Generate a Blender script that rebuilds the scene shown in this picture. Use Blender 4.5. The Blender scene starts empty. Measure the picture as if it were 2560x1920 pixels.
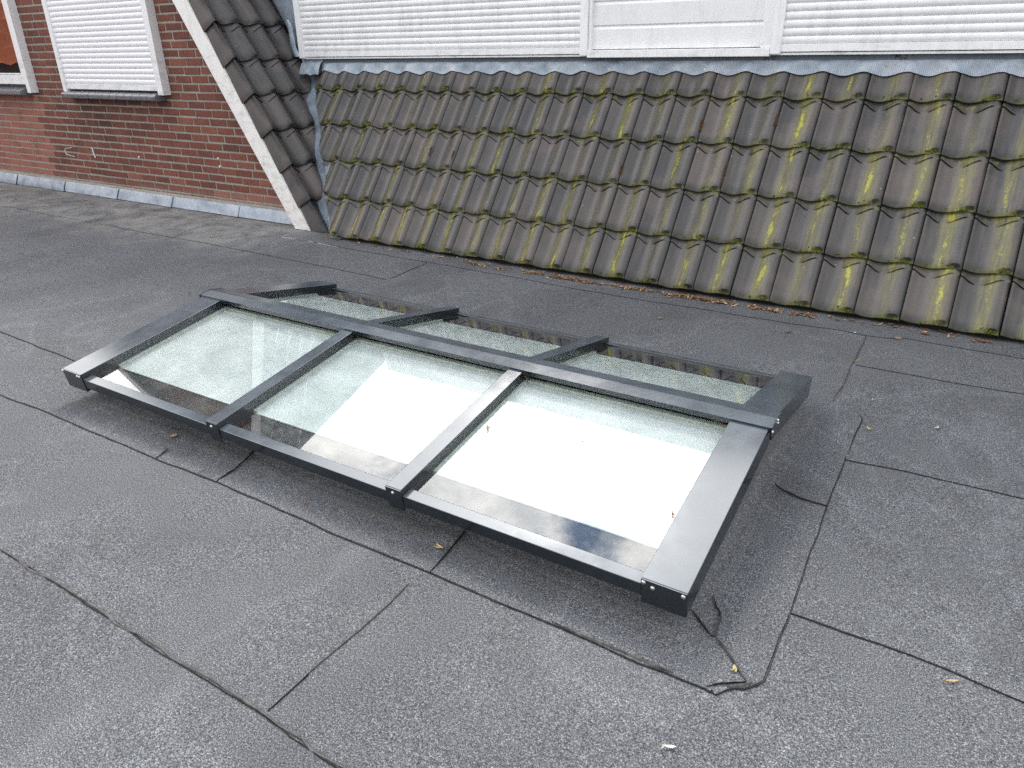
import bpy, bmesh, math, random
from mathutils import Vector, Matrix, noise as mnoise
rnd = random.Random(7)
sc = bpy.context.scene
COL = sc.collection
R_ = math.radians
# ------------------------------------------------------------------ camera
cd = bpy.data.cameras.new("camera"); cam = bpy.data.objects.new("camera", cd); COL.objects.link(cam)
cd.sensor_width = 36; cd.lens = 36 * 1803.516 / 2560; cd.clip_start = .05; cd.clip_end = 2000
RX = Vector((0.85177287, 0.52380339, -0.01062904)); UX = Vector((-0.2099033, 0.35977808, 0.90912092)); FX = Vector((-0.48002458, 0.77213324, -0.41639725))
cam.matrix_world = Matrix(((RX.x, UX.x, -FX.x, 4.01836), (RX.y, UX.y, -FX.y, -3.758494), (RX.z, UX.z, -FX.z, 1.219164), (0, 0, 0, 1)))
sc.camera = cam
# ------------------------------------------------------------------ light
SUN_AZ, SUN_EL = R_(-33), R_(44.5)
SD = Vector((math.sin(SUN_AZ) * math.cos(SUN_EL), math.cos(SUN_AZ) * math.cos(SUN_EL), math.sin(SUN_EL)))
sl = bpy.data.lights.new("sun", 'SUN'); sun = bpy.data.objects.new("sun", sl); COL.objects.link(sun)
sl.energy = .75; sl.angle = R_(10); sl.color = (1, .965, .92)
sun.rotation_euler = SD.to_track_quat('Z', 'Y').to_euler(); sun.location = (-3, 6, 12)
sc.view_settings.view_transform = 'Standard'; sc.view_settings.look = 'None'
sc.view_settings.exposure = 1.1; sc.view_settings.gamma = 1
sc.cycles.sample_clamp_indirect = 1.6; sc.cycles.caustics_reflective = False; sc.cycles.max_bounces = 8; sc.cycles.transparent_max_bounces = 16
sc.cycles.use_denoising = False

class NT:
    """small helper for node trees"""
    def __init__(s, tree): s.t = tree; s.n = tree.nodes; s.l = tree.links
    def node(s, typ, **kw):
        n = s.n.new(typ)
        for k, v in kw.items():
            if k.startswith('i_'):
                key = k[2:]; key = int(key) if key.isdigit() else key
                s.put(n.inputs[key], v)
            else: setattr(n, k, v)
        return n
    def put(s, sock, v):
        if hasattr(v, 'is_output') or isinstance(v, bpy.types.NodeSocket): s.l.new(v, sock)
        elif isinstance(v, (tuple, list)) and len(v) == 3 and sock.type == 'RGBA': sock.default_value = (*v, 1)
        else: sock.default_value = v
    def math(s, op, a, b=0.0, c=0.0, clamp=False):
        n = s.n.new('ShaderNodeMath'); n.operation = op; n.use_clamp = clamp
        s.put(n.inputs[0], a); s.put(n.inputs[1], b); s.put(n.inputs[2], c); return n.outputs[0]
    def vmath(s, op, a, b=(0, 0, 0), out=0):
        n = s.n.new('ShaderNodeVectorMath'); n.operation = op; s.put(n.inputs[0], a); s.put(n.inputs[1], b); return n.outputs[out]
    def noise(s, vec, scale, detail=3, rough=.55, dist=0.0, out=0):
        n = s.n.new('ShaderNodeTexNoise'); s.put(n.inputs['Vector'], vec); n.inputs['Scale'].default_value = scale
        n.inputs['Detail'].default_value = detail; n.inputs['Roughness'].default_value = rough; n.inputs['Distortion'].default_value = dist
        return n.outputs[out]
    def ramp(s, fac, stops, interp='LINEAR'):
        n = s.n.new('ShaderNodeValToRGB'); n.color_ramp.interpolation = interp
        el = n.color_ramp.elements
        while len(el) < len(stops): el.new(.5)
        for e, (p, c) in zip(el, stops):
            e.position = p; e.color = (c, c, c, 1) if isinstance(c, (int, float)) else (*c, 1)
        s.put(n.inputs[0], fac); return n.outputs[0]
    def mix(s, fac, a, b, mode='MIX'):
        n = s.n.new('ShaderNodeMix'); n.data_type = 'RGBA'; n.blend_type = mode
        s.put(n.inputs[0], fac); s.put(n.inputs[6], a); s.put(n.inputs[7], b); return n.outputs[2]
    def mapr(s, v, a, b, c=0.0, d=1.0, smooth=False):
        n = s.n.new('ShaderNodeMapRange'); n.interpolation_type = 'SMOOTHSTEP' if smooth else 'LINEAR'
        for i, x in enumerate((v, a, b, c, d)): s.put(n.inputs[i], x)
        return n.outputs[0]
    def sep(s, v):
        n = s.n.new('ShaderNodeSeparateXYZ'); s.put(n.inputs[0], v); return n.outputs
    def comb(s, x, y, z):
        n = s.n.new('ShaderNodeCombineXYZ')
        for i, q in enumerate((x, y, z)): s.put(n.inputs[i], q)
        return n.outputs[0]

w = bpy.data.worlds.new("World"); sc.world = w; w.use_nodes = True
T = NT(w.node_tree); T.n.clear()
sky = T.node('ShaderNodeTexSky', sky_type='NISHITA', sun_disc=False, sun_elevation=SUN_EL, sun_rotation=SUN_AZ, altitude=20, dust_density=.15)
dirv = T.node('ShaderNodeTexCoord').outputs['Generated']
dx, dy, dz = T.sep(dirv)
zz = T.math('ADD', T.math('MAXIMUM', dz, 0.0), .22)
pv = T.comb(T.math('DIVIDE', dx, zz), T.math('DIVIDE', dy, zz), 0.0)
cm = T.noise(T.vmath('ADD', pv, (4.964, 6.528, 0)), 4.0, 9, .58, .25)
sdot = T.math('MAXIMUM', T.vmath('DOT_PRODUCT', dirv, tuple(SD), out=1), 0.0)
near = T.mapr(sdot, .985, .998, 0, .10, True)            # thicker cloud in front of the sun
high = T.mapr(dz, .84, .905, 0, .13, True)               # fewer clouds overhead
mask = T.ramp(T.math('SUBTRACT', T.math('ADD', cm, near), high), [(.37, 0.0), (.47, 1.0)])
shade = T.ramp(T.noise(pv, 8.5, 7, .6, .3), [(.36, (.60, .61, .63)), (.60, (1.06, 1.04, 1.0))])
glow = T.math('ADD', T.math('MULTIPLY', T.math('POWER', sdot, 40), 6.0), T.math('MULTIPLY', T.math('POWER', sdot, 5), 8.0))
side_ = T.vmath('DOT_PRODUCT', dirv, (-.62, .50, .60), out=1)
cb = T.math('MULTIPLY', T.math('ADD', glow, 10.5), T.mapr(side_, -.55, .85, .70, 1.42, True))
cloud = T.vmath('SCALE', shade); T.put(cloud.node.inputs['Scale'], cb)
blue = T.mix(1.0, sky.outputs[0], (.42, .72, 1.10), 'MULTIPLY')
colr = T.mix(mask, blue, cloud)
bg = T.node('ShaderNodeBackground', i_Color=colr, i_Strength=.11)
T.l.new(bg.outputs[0], T.node('ShaderNodeOutputWorld').inputs[0])

# ------------------------------------------------------------------ materials
def newmat(name):
    m = bpy.data.materials.new(name); m.use_nodes = True; t = NT(m.node_tree); t.n.clear()
    out = t.node('ShaderNodeOutputMaterial'); return m, t, out
def pbr(t, out, col, rough=.6, spec=.5, metal=0.0, bump=None, bstr=.3, bdist=.01, coat=0.0):
    p = t.node('ShaderNodeBsdfPrincipled'); t.put(p.inputs['Base Color'], col); t.put(p.inputs['Roughness'], rough)
    t.put(p.inputs['Specular IOR Level'], spec); t.put(p.inputs['Metallic'], metal); p.inputs['Coat Weight'].default_value = coat
    if bump is not None:
        b = t.node('ShaderNodeBump'); b.inputs['Strength'].default_value = bstr; b.inputs['Distance'].default_value = bdist
        t.put(b.inputs['Height'], bump); t.l.new(b.outputs[0], p.inputs['Normal'])
    t.l.new(p.outputs[0], out.inputs[0]); return p
def objc(t): return t.node('ShaderNodeTexCoord').outputs['Object']
def attr(t, n, o='Fac'): return t.node('ShaderNodeAttribute', attribute_name=n).outputs[o]

# bitumen with mineral granules
def mat_bitumen(patches):
    m, t, out = newmat("bitumen_granules"); P = objc(t)
    g1 = t.noise(P, 380, 2, .6); g2 = t.noise(P, 190, 2, .6); big = t.noise(P, 1.6, 5, .6, .3); mid = t.noise(P, 9, 4, .6)
    g = t.math('ADD', t.math('MULTIPLY', g1, .65), t.math('MULTIPLY', g2, .35))
    c = t.ramp(g, [(.32, (.018, .019, .022)), (.45, (.078, .081, .087)), (.56, (.158, .162, .169)), (.71, (.43, .435, .44))])
    hue = t.noise(P, 170, 1, .5, out=1)
    c = t.mix(.16, c, t.mix(1.0, c, hue, 'MULTIPLY'))
    k = t.math('ADD', t.mapr(big, .3, .7, .87, 1.10), t.mapr(mid, .3, .7, -.05, .05))
    rn = t.noise(P, 1.15, 3, .5, .6)                       # tide rings left by standing water
    ring = t.mapr(t.math('ABSOLUTE', t.math('SUBTRACT', rn, .53)), .0, .016, 1, 0, True)
    k = t.math('ADD', k, t.math('MULTIPLY', ring, .14)); k = t.math('ADD', k, t.mapr(rn, .53, .60, 0, -.10, True))
    cs = t.vmath('SCALE', c); t.put(cs.node.inputs['Scale'], k); c = cs
    if patches:
        du = t.math('MULTIPLY', attr(t, 'dust'), t.mapr(t.noise(P, 5, 6, .65, .6), .33, .60, 0, 1))
        c = t.mix(t.math('MULTIPLY', du, .8), c, (.31, .30, .28))
        da = t.math('MULTIPLY', attr(t, 'damp'), t.mapr(t.noise(P, 3.5, 4, .6), .3, .6, .55, 1))  # darker bands near the wall and along the tile eave
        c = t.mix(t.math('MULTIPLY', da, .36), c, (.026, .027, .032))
    pbr(t, out, c, .82, .35, bump=g, bstr=.55, bdist=.004); return m
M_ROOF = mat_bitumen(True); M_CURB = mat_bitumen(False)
def mat_seam(name, a, b, rough=.45):
    m, t, out = newmat(name); P = objc(t); n = t.noise(P, 60, 4, .6)
    pbr(t, out, t.ramp(n, [(.35, a), (.65, b)]), rough, .4, bump=n, bstr=.4, bdist=.004); return m
M_SEAM = {'dark': mat_seam("bitumen_bead", (.010, .010, .011), (.035, .034, .033)), 'soft': mat_seam("bitumen_smear", (.035, .033, .031), (.105, .10, .095)),
          'pale': mat_seam("dusty_joint", (.05, .05, .05), (.30, .29, .27), .8), 'white': mat_seam("white_sealant", (.25, .25, .24), (.62, .62, .6), .7)}

# brick
m, t, out = newmat("red_brick"); P = objc(t); tt = attr(t, 'tint'); pale = attr(t, 'pale')
c = t.ramp(tt, [(0, (.130, .054, .042)), (.35, (.188, .069, .049)), (.7, (.236, .087, .060)), (1, (.30, .125, .080))])
n1 = t.noise(P, 45, 5, .65); n2 = t.noise(P, 5, 4, .6)
c = t.mix(t.mapr(n1, .45, .75, 0, .55), c, (.055, .030, .028)); c = t.mix(t.mapr(n1, .2, .42, .35, 0), c, (.36, .20, .15))
c = t.mix(pale, c, (.34, .140, .105)); c = t.mix(t.mapr(n2, .5, .75, 0, .55), c, (.060, .035, .030))
dz_ = t.sep(P)[2]
c = t.mix(t.math('MULTIPLY', t.mapr(dz_, .06, .20, 1, 0), t.mapr(t.noise(P, 10, 5, .6), .35, .6, .1, .8)), c, (.30, .22, .19))
soot = attr(t, 'soot'); c = t.mix(t.math('MULTIPLY', soot, t.mapr(t.noise(P, 9, 4, .6), .3, .6, .1, .65)), c, (.045, .028, .025))
pbr(t, out, c, .85, .25, bump=n1, bstr=.5, bdist=.006); M_BRICK = m
m, t, out = newmat("mortar"); P = objc(t); n1 = t.noise(P, 90, 4, .65)
c = t.mix(t.mapr(t.noise(P, 4, 4, .6), .45, .7, 0, .6), t.ramp(n1, [(.3, (.25, .235, .205)), (.7, (.41, .385, .34))]), (.24, .22, .19))
pbr(t, out, c, .95, .1, bump=n1, bstr=.6, bdist=.006); M_MORTAR = m

# concrete roof tile
def mat_tile(moss):
    m, t, out = newmat("mossy_concrete_tile" if moss else "dark_concrete_tile"); P = objc(t); tt = attr(t, 'tint'); uvn = t.node('ShaderNodeUVMap', uv_map='UVMap').outputs[0]
    u, v, _ = t.sep(uvn)
    fu = t.math('FRACT', u); fv = t.math('FRACT', v)
    c = t.ramp(tt, [(0, (.072, .074, .080)), (.4, (.090, .088, .087)), (.7, (.112, .104, .098)), (1, (.158, .134, .124))])
    along = t.comb(t.math('MULTIPLY', u, 7.0), t.math('MULTIPLY', v, .9), t.math('MULTIPLY', tt, 9))
    s1 = t.noise(along, 1.0, 4, .55)
    c = t.mix(t.mapr(s1, .42, .72, 0, .65), c, (.190, .162, .146)); c = t.mix(t.mapr(s1, .2, .42, .6, 0), c, (.072, .080, .100))
    c = t.mix(t.math('MULTIPLY', t.mapr(fu, .62, .80, 0, .5, True), t.mapr(s1, .3, .6, .2, 1)), c, (.165, .145, .135))
    fine = t.noise(P, 150, 3, .6)
    c = t.mix(.35, c, t.mix(1.0, c, t.ramp(fine, [(.3, .55), (.7, 1.35)]), 'MULTIPLY'))
    # shade at the foot of each tile, painted into the colour
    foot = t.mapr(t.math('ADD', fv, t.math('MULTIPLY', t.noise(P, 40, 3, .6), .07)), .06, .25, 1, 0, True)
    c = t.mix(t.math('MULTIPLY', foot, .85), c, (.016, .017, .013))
    seamd = t.math('MULTIPLY', t.math('ADD', t.mapr(fu, .88, 1.0, 0, 1, True), t.mapr(fu, .03, .0, 0, .4)), t.mapr(s1, .3, .6, .35, .62))
    c = t.mix(seamd, c, (.020, .021, .022))  # shade of the turned-away flank painted in, with dirt along the seam
    pk = t.noise(t.vmath('ADD', P, (4, 2, 9)), 4.2, 3, .55); c = t.mix(t.mapr(pk, .50, .68, 0, .55, True), c, (.205, .165, .150))
    crease = attr(t, 'crease'); c = t.mix(t.math('MULTIPLY', crease, .93), c, (.006, .006, .005))  # shadow lines of the moulded steps and tile noses, painted dark
    # pale bird specks and lichen dots
    vo = t.node('ShaderNodeTexVoronoi', i_Vector=P, i_Scale=15.0); 
    dot = t.math('MULTIPLY', t.mapr(vo.outputs['Distance'], .045, .062, 1, 0), t.mapr(t.sep(vo.outputs['Color'])[0], .70, .71, 0, 1))
    c = t.mix(t.math('MULTIPLY', dot, .8), c, (.55, .58, .56))
    if not moss: c = t.mix(1.0, c, (.60, .595, .59), 'MULTIPLY')
    if moss:
        c = t.mix(1.0, c, (.60, .588, .572), 'MULTIPLY'); amt = attr(t, 'moss'); cen = attr(t, 'cen')
        wob = t.math('MULTIPLY', t.math('SUBTRACT', t.noise(P, 9, 4, .65), .5), .30)
        lat = t.math('ABSOLUTE', t.math('SUBTRACT', t.math('ADD', fu, wob), cen))
        band = t.mapr(lat, .02, .30, 1, 0, True); core = t.mapr(lat, .0, .13, 1, 0, True)
        st = t.noise(t.comb(t.math('MULTIPLY', u, 16.0), t.math('MULTIPLY', v, 1.7), t.math('MULTIPLY', tt, 40)), 1.0, 5, .65)
        patch = t.noise(P, 6.5, 5, .65)
        ms = t.math('MULTIPLY', t.math('MULTIPLY', band, amt), t.mapr(st, .30, .66, .15, 1.0))
        soft = t.mapr(ms, .04, .66, 0, .66, True)
        c = t.mix(soft, c, t.mix(patch, (.150, .150, .050), (.215, .195, .050)))
        hm = t.math('ADD', t.math('MULTIPLY', t.math('MULTIPLY', core, amt), t.mapr(patch, .36, .64, .1, 1.0)), t.math('MULTIPLY', t.math('SUBTRACT', t.noise(P, 90, 6, .8), .5), 1.7))
        hard = t.mapr(t.math('ADD', hm, t.math('MULTIPLY', t.math('SUBTRACT', st, .5), 1.1)), .45, .80, 0, 1)
        c = t.mix(t.math('MULTIPLY', hard, .80), c, t.mix(patch, (.30, .31, .032), (.52, .50, .040)))
        lip = t.math('MULTIPLY', t.mapr(fv, .03, .085, 1, 0, True), t.mapr(t.noise(P, 34, 4, .65), .44, .6, 0, 1))
        c = t.mix(t.math('MULTIPLY', lip, t.mapr(fu, .2, .7, .35, .95)), c, (.085, .10, .012))
        hd = t.math('MULTIPLY', t.mapr(fv, .86, .97, 0, .6, True), t.mapr(t.noise(P, 22, 4, .65), .52, .66, 0, 1))
        c = t.mix(hd, c, (.22, .22, .025))
    pbr(t, out, c, t.mapr(fine, .3, .7, .30, .46), .55, bump=fine, bstr=.10, bdist=.004); return m
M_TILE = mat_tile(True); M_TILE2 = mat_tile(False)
m, t, out = newmat("moss"); P = objc(t); n1 = t.noise(P, 120, 4, .7)
pbr(t, out, t.ramp(n1, [(.3, (.030, .030, .006)), (.5, (.10, .12, .012)), (.72, (.26, .28, .03))]), .95, .1, bump=n1, bstr=1, bdist=.01); M_MOSS = m
m, t, out = newmat("dead_moss"); P = objc(t); n1 = t.noise(P, 120, 4, .7)
pbr(t, out, t.ramp(n1, [(.3, (.020, .012, .006)), (.7, (.14, .065, .025))]), .95, .1); M_DEAD = m

# lead sheet
def mat_lead(name, k, ribs=False, fac=1.0):
    m, t, out = newmat(name); P = objc(t)
    n1 = t.noise(P, 6, 5, .6, .5); n2 = t.noise(P, 38, 4, .6); n3 = t.noise(t.vmath('MULTIPLY', P, (1, 1, .15)), 55, 3, .6)
    c = t.ramp(n1, [(.28, (.21 * k, .255 * k, .31 * k)), (.5, (.34 * k, .395 * k, .455 * k)), (.72, (.48 * k, .51 * k, .55 * k))])
    c = t.mix(t.mapr(n3, .55, .75, 0, .5), c, (.52 * k, .53 * k, .54 * k)); c = t.mix(t.mapr(n2, .56, .74, 0, .45), c, (.13 * k, .16 * k, .20 * k))
    b = n2
    if ribs:
        x = t.sep(P)[0]; wv = t.math('SINE', t.math('MULTIPLY', t.math('ADD', x, t.math('MULTIPLY', n1, .01)), 700.0))
        on_ = t.mapr(x, 1.35, 1.5, 0, 1); b = t.math('ADD', t.math('MULTIPLY', n2, .6), t.math('MULTIPLY', t.math('MULTIPLY', wv, on_), .5))
        c = t.mix(t.math('MULTIPLY', on_, t.mapr(wv, -1, -.2, .38, 0)), c, (.15 * k, .19 * k, .24 * k))
        vo = t.node('ShaderNodeTexVoronoi', i_Vector=P, i_Scale=22.0)
        c = t.mix(t.math('MULTIPLY', t.mapr(vo.outputs['Distance'], .1, .16, .9, 0), t.mapr(t.sep(vo.outputs['Color'])[1], .82, .83, 0, 1)), c, (.75, .75, .72))
    pbr(t, out, c, t.mapr(n1, .3, .7, .42, .65), .5, metal=.15, bump=b, bstr=.35, bdist=.006); return m
M_LEAD = mat_lead("lead_sheet", 1.0, True); M_LEAD2 = mat_lead("pale_lead_sheet", 1.0); M_LEADD = mat_lead("shade_dark_lead", .34)  # the dark copy has the shade under the dormer painted into its colour
m, t, out = newmat("valley_lead"); P = objc(t); n1 = t.noise(P, 7, 5, .6, .6)
c = t.ramp(n1, [(.3, (.11, .14, .17)), (.6, (.24, .30, .36))]); c = t.mix(t.mapr(t.noise(P, 12, 4, .6), .5, .68, 0, .7), c, (.085, .085, .03))
pbr(t, out, c, .5, .5, metal=.1, bump=n1, bstr=.4, bdist=.01); M_VALLEY = m

# painted / plastic white
def mat_white(name, base, grime=.25, rough=.38):
    m, t, out = newmat(name); P = objc(t); x, y, z = t.sep(P)
    n1 = t.noise(t.vmath('MULTIPLY', P, (1, 1, .25)), 20, 5, .65); n2 = t.noise(P, 70, 4, .7)
    c = t.mix(t.mapr(n1, .48, .75, 0, grime), base, (.36, .36, .33)); c = t.mix(t.mapr(n2, .64, .78, 0, grime * 1.6), c, (.22, .22, .17))
    n4 = t.noise(t.vmath('MULTIPLY', P, (1, 1, 2.5)), 9, 6, .7)
    if grime > .2:
        c = t.mix(t.math('MULTIPLY', t.mapr(z, 1.30, 1.20, 0, 1, True), t.mapr(n4, .50, .72, 0, .5)), c, (.25, .25, .16))
        c = t.mix(t.math('MULTIPLY', t.mapr(z, .45, .02, 0, 1, True), t.mapr(n4, .42, .68, 0, .38)), c, (.38, .35, .25))
    pbr(t, out, c, t.mapr(n1, .3, .7, rough, rough + .15), .45, bump=n2, bstr=.05, bdist=.002); return m
M_SLAT = mat_white("white_shutter_slats", (.83, .83, .83), .30); M_WHITE = mat_white("white_frame", (.84, .84, .845), .25); M_SLATG = mat_white("clean_white_slats", (.86, .86, .875), .05)
M_BARGE = mat_white("weathered_white_board", (.84, .82, .79), .34, .5); M_BOARD = mat_white("greyish_white_cladding", (.80, .80, .80), .22)
m, t, out = newmat("dark_glazed_sill"); P = objc(t); n1 = t.noise(P, 40, 4, .6)
pbr(t, out, t.ramp(n1, [(.35, (.085, .095, .105)), (.7, (.20, .22, .235))]), .22, .8); M_SILL = m

# anthracite powder coat
m, t, out = newmat("anthracite_aluminium"); P = objc(t); n1 = t.noise(P, 7, 5, .65, .4); n2 = t.noise(P, 140, 3, .7)
up = t.mapr(t.sep(t.node('ShaderNodeNewGeometry').outputs['Normal'])[2], .6, .9, 0, 1)     # lighter, bluer tone on the upward faces
c = t.mix(t.math('MULTIPLY', up, t.mapr(n1, .3, .7, .45, .85)), (.0095, .0145, .019), (.094, .116, .138))
c = t.mix(t.math('MULTIPLY', up, t.mapr(n2, .68, .76, 0, .35)), c, (.26, .26, .25))
p_ = pbr(t, out, c, t.mapr(n1, .3, .7, .13, .22), .5); p_.inputs['IOR'].default_value = 1.8; M_ANTH = m
m, t, out = newmat("stainless_screw"); pbr(t, out, (.62, .62, .60), .28, .5, metal=1.0); M_STEEL = m
m, t, out = newmat("black_rubber"); P = objc(t); n1 = t.noise(P, 130, 4, .7)
pbr(t, out, t.ramp(n1, [(.4, (.012, .013, .015)), (.62, (.022, .023, .026)), (.74, (.14, .15, .16))]), .6, .4); M_RUBBER = m
m, t, out = newmat("cream_spacer"); P = objc(t); n1 = t.noise(P, 60, 3, .6)
pbr(t, out, t.ramp(n1, [(.3, (.50, .53, .47)), (.7, (.70, .73, .67))]), .5, .4); M_SPACER = m
# clear outer glass: one reflecting face, the other faces only tint
m, t, out = newmat("roof_glass"); P = objc(t)
fr = t.node('ShaderNodeFresnel', i_IOR=1.52).outputs[0]
geo = t.node('ShaderNodeNewGeometry').outputs['Backfacing']
f2 = t.math('MULTIPLY', t.math('DIVIDE', t.math('MULTIPLY', fr, 2.0), t.math('ADD', fr, 1.0)), t.math('SUBTRACT', 1.0, geo))
tr = t.node('ShaderNodeBsdfTransparent', i_Color=(.952, .976, .968)); gl = t.node('ShaderNodeBsdfGlossy', i_Color=(1, 1, 1), i_Roughness=.012)
df = t.node('ShaderNodeBsdfDiffuse', i_Color=(.62, .63, .60))
sp = t.noise(P, 170, 4, .75); film = t.noise(P, 11, 5, .65)
dirt = t.math('ADD', t.mapr(sp, .73, .77, 0, .35), t.mapr(film, .45, .75, .0, .08))
ms0 = t.node('ShaderNodeMixShader'); t.put(ms0.inputs[0], t.math('MULTIPLY', dirt, t.math('SUBTRACT', 1.0, geo))); t.l.new(tr.outputs[0], ms0.inputs[1]); t.l.new(df.outputs[0], ms0.inputs[2])
ms1 = t.node('ShaderNodeMixShader'); t.put(ms1.inputs[0], f2); t.l.new(ms0.outputs[0], ms1.inputs[1]); t.l.new(gl.outputs[0], ms1.inputs[2])
t.l.new(ms1.outputs[0], out.inputs[0]); M_GLASS = m
# milky inner pane
m, t, out = newmat("milky_inner_glass"); P = objc(t); n1 = t.noise(P, 4.5, 6, .65, .7); n2 = t.noise(P, 70, 4, .7)
c = t.ramp(n1, [(.28, (.45, .485, .472)), (.5, (.59, .62, .61)), (.74, (.75, .77, .765))])
c = t.mix(t.mapr(n2, .35, .65, .14, 0), c, (.36, .40, .385)); c = t.mix(t.mapr(n2, .70, .76, 0, .4), c, (.85, .87, .86))
pbr(t, out, c, .5, .3); M_MILK = m
m, t, out = newmat("window_glass"); fr = t.node('ShaderNodeFresnel', i_IOR=1.6).outputs[0]
gl = t.node('ShaderNodeBsdfGlossy', i_Color=(1, 1, 1), i_Roughness=.01); df = t.node('ShaderNodeBsdfDiffuse', i_Color=(.02, .022, .024))
ms1 = t.node('ShaderNodeMixShader'); t.put(ms1.inputs[0], t.math('MULTIPLY_ADD', fr, 2.2, .12, clamp=True)); t.l.new(df.outputs[0], ms1.inputs[1]); t.l.new(gl.outputs[0], ms1.inputs[2]); t.l.new(ms1.outputs[0], out.inputs[0]); M_WIN = m
def mat_flat(name, col, rough=.8, sc_=40, var=.35):
    m, t, out = newmat(name); P = objc(t); n = t.noise(P, sc_, 4, .6)
    pbr(t, out, t.mix(t.mapr(n, .3, .7, 0, var), col, tuple(x * .35 for x in col)), rough, .3, bump=n, bstr=.3, bdist=.003); return m
M_DECK = mat_flat("dark_roof_deck", (.016, .014, .012)); M_ORANGE = mat_flat("orange_roof_tile", (.50, .13, .045), .7, 12)
M_LEAF = mat_flat("dry_leaf_brown", (.31, .155, .080), .8, 90, .7); M_TAN = mat_flat("dry_leaf_tan", (.52, .38, .22), .8, 90, .5); M_RED = mat_flat("twig_rust", (.42, .14, .06), .8, 90, .4)
M_YEL = mat_flat("seed_yellow", (.50, .46, .22), .7, 90, .3); M_PALE = mat_flat("pale_scrap", (.70, .66, .58), .7, 90, .3); M_GREY = mat_flat("flat_top_felt", (.06, .06, .06))

# ------------------------------------------------------------------ mesh helpers
class MB:
    def __init__(s): s.v = []; s.f = []; s.uv = []; s.at = {}
    def add(s, vs, fs, **at):
        o = len(s.v); s.v += [tuple(p) for p in vs]; s.f += [tuple(i + o for i in f) for f in fs]
        for k, val in at.items():
            a = s.at.setdefault(k, []); a += [0.0] * (o - len(a)); a += [val] * len(vs) if isinstance(val, (int, float)) else list(val)
        return o
    def box(s, x0, x1, y0, y1, z0, z1, **at):
        s.add([(x0, y0, z0), (x1, y0, z0), (x1, y1, z0), (x0, y1, z0), (x0, y0, z1), (x1, y0, z1), (x1, y1, z1), (x0, y1, z1)],
              [(0, 3, 2, 1), (4, 5, 6, 7), (0, 1, 5, 4), (1, 2, 6, 5), (2, 3, 7, 6), (3, 0, 4, 7)], **at)
    def hexa(s, p, **at):  # 8 points: bottom ring then top ring
        s.add(p, [(0, 3, 2, 1), (4, 5, 6, 7), (0, 1, 5, 4), (1, 2, 6, 5), (2, 3, 7, 6), (3, 0, 4, 7)], **at)
    def grid(s, rows, closed=False, **at):
        n = len(rows[0]); vs = [p for r in rows for p in r]; fs = []
        for i in range(len(rows) - 1):
            for j in range(n - 1 if not closed else n):
                k = (j + 1) % n; fs.append((i * n + j, i * n + k, (i + 1) * n + k, (i + 1) * n + j))
        return s.add(vs, fs, **at)
def build(name, mb, mat, parent=None, bevel=0.0, smooth=False, angle=35, clips=(), uv=None, recalc=True):
    me = bpy.data.meshes.new(name); me.from_pydata(mb.v, [], mb.f)
    for k, a in mb.at.items():
        a = a + [0.0] * (len(mb.v) - len(a)); L = me.attributes.new(k, 'FLOAT', 'POINT'); L.data.foreach_set('value', a)
    if uv:
        ul = me.uv_layers.new(name='UVMap'); vi = [0] * len(me.loops); me.loops.foreach_get('vertex_index', vi)
        ul.data.foreach_set('uv', [q for i in vi for q in uv[i]])
    bm = bmesh.new(); bm.from_mesh(me)
    for co, no in clips:
        bmesh.ops.bisect_plane(bm, geom=bm.verts[:] + bm.edges[:] + bm.faces[:], plane_co=co, plane_no=no, clear_outer=True)
    if recalc: bmesh.ops.recalc_face_normals(bm, faces=bm.faces)
    if bevel: bmesh.ops.bevel(bm, geom=bm.edges[:], offset=bevel, segments=2, affect='EDGES', profile=.6)
    bm.to_mesh(me); bm.free(); me.materials.append(mat)
    if smooth:
        me.shade_smooth(); me.set_sharp_from_angle(angle=R_(angle))
    o = bpy.data.objects.new(name, me); COL.objects.link(o)
    if parent: o.parent = parent
    return o
def thing(name, label=None, cat=None, loc=(0, 0, 0), parent=None, group=None):
    o = bpy.data.objects.new(name, None); COL.objects.link(o); o.location = loc; o.empty_display_size = .1
    if label: o['label'] = label
    if cat: o['category'] = cat
    if group: o['group'] = group
    if parent: o.parent = parent
    return o
def sm(a, b, x):
    t_ = min(1, max(0, (x - a) / (b - a))); return t_ * t_ * (3 - 2 * t_)

# ------------------------------------------------------------------ flat roof
def und(x, y): return .004 * mnoise.noise(Vector((x * .9, y * .9, 1.3))) + .0022 * mnoise.noise(Vector((x * 3.1, y * 3.1, 5.3)))
def segd(px, py, a, b):
    ax, ay = a; bx, by = b; vx, vy = bx - ax, by - ay
    q = max(0, min(1, ((px - ax) * vx + (py - ay) * vy) / (vx * vx + vy * vy))); return math.hypot(px - ax - q * vx, py - ay - q * vy)
xs = [-30, -16, -9] + [-6 + i * .05 for i in range(221)] + [7, 12, 25]; ys = [-25, -12, -6] + [-4.2 + i * .05 for i in range(93)] + [.6, 1.5, 6, 14]
mb = MB(); dust = []; damp = []
for y in ys:
    for x in xs:
        nn_ = mnoise.noise(Vector((x * 2.3, y * 2.3, 9)))
        d = sm(-1.0 + .3 * nn_, -.25, y) * sm(.2, -.6, x) * .95
        dust.append(d + .05 * sm(-.1, .5, nn_))
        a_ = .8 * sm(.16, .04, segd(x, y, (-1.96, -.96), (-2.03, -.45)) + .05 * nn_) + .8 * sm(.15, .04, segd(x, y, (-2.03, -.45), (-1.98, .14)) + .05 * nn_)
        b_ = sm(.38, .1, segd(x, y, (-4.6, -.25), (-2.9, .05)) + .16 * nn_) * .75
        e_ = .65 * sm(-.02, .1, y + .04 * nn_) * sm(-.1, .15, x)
        damp.append(min(1, a_ + b_ + e_))  # darker bands near the wall and along the tile eave
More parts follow.
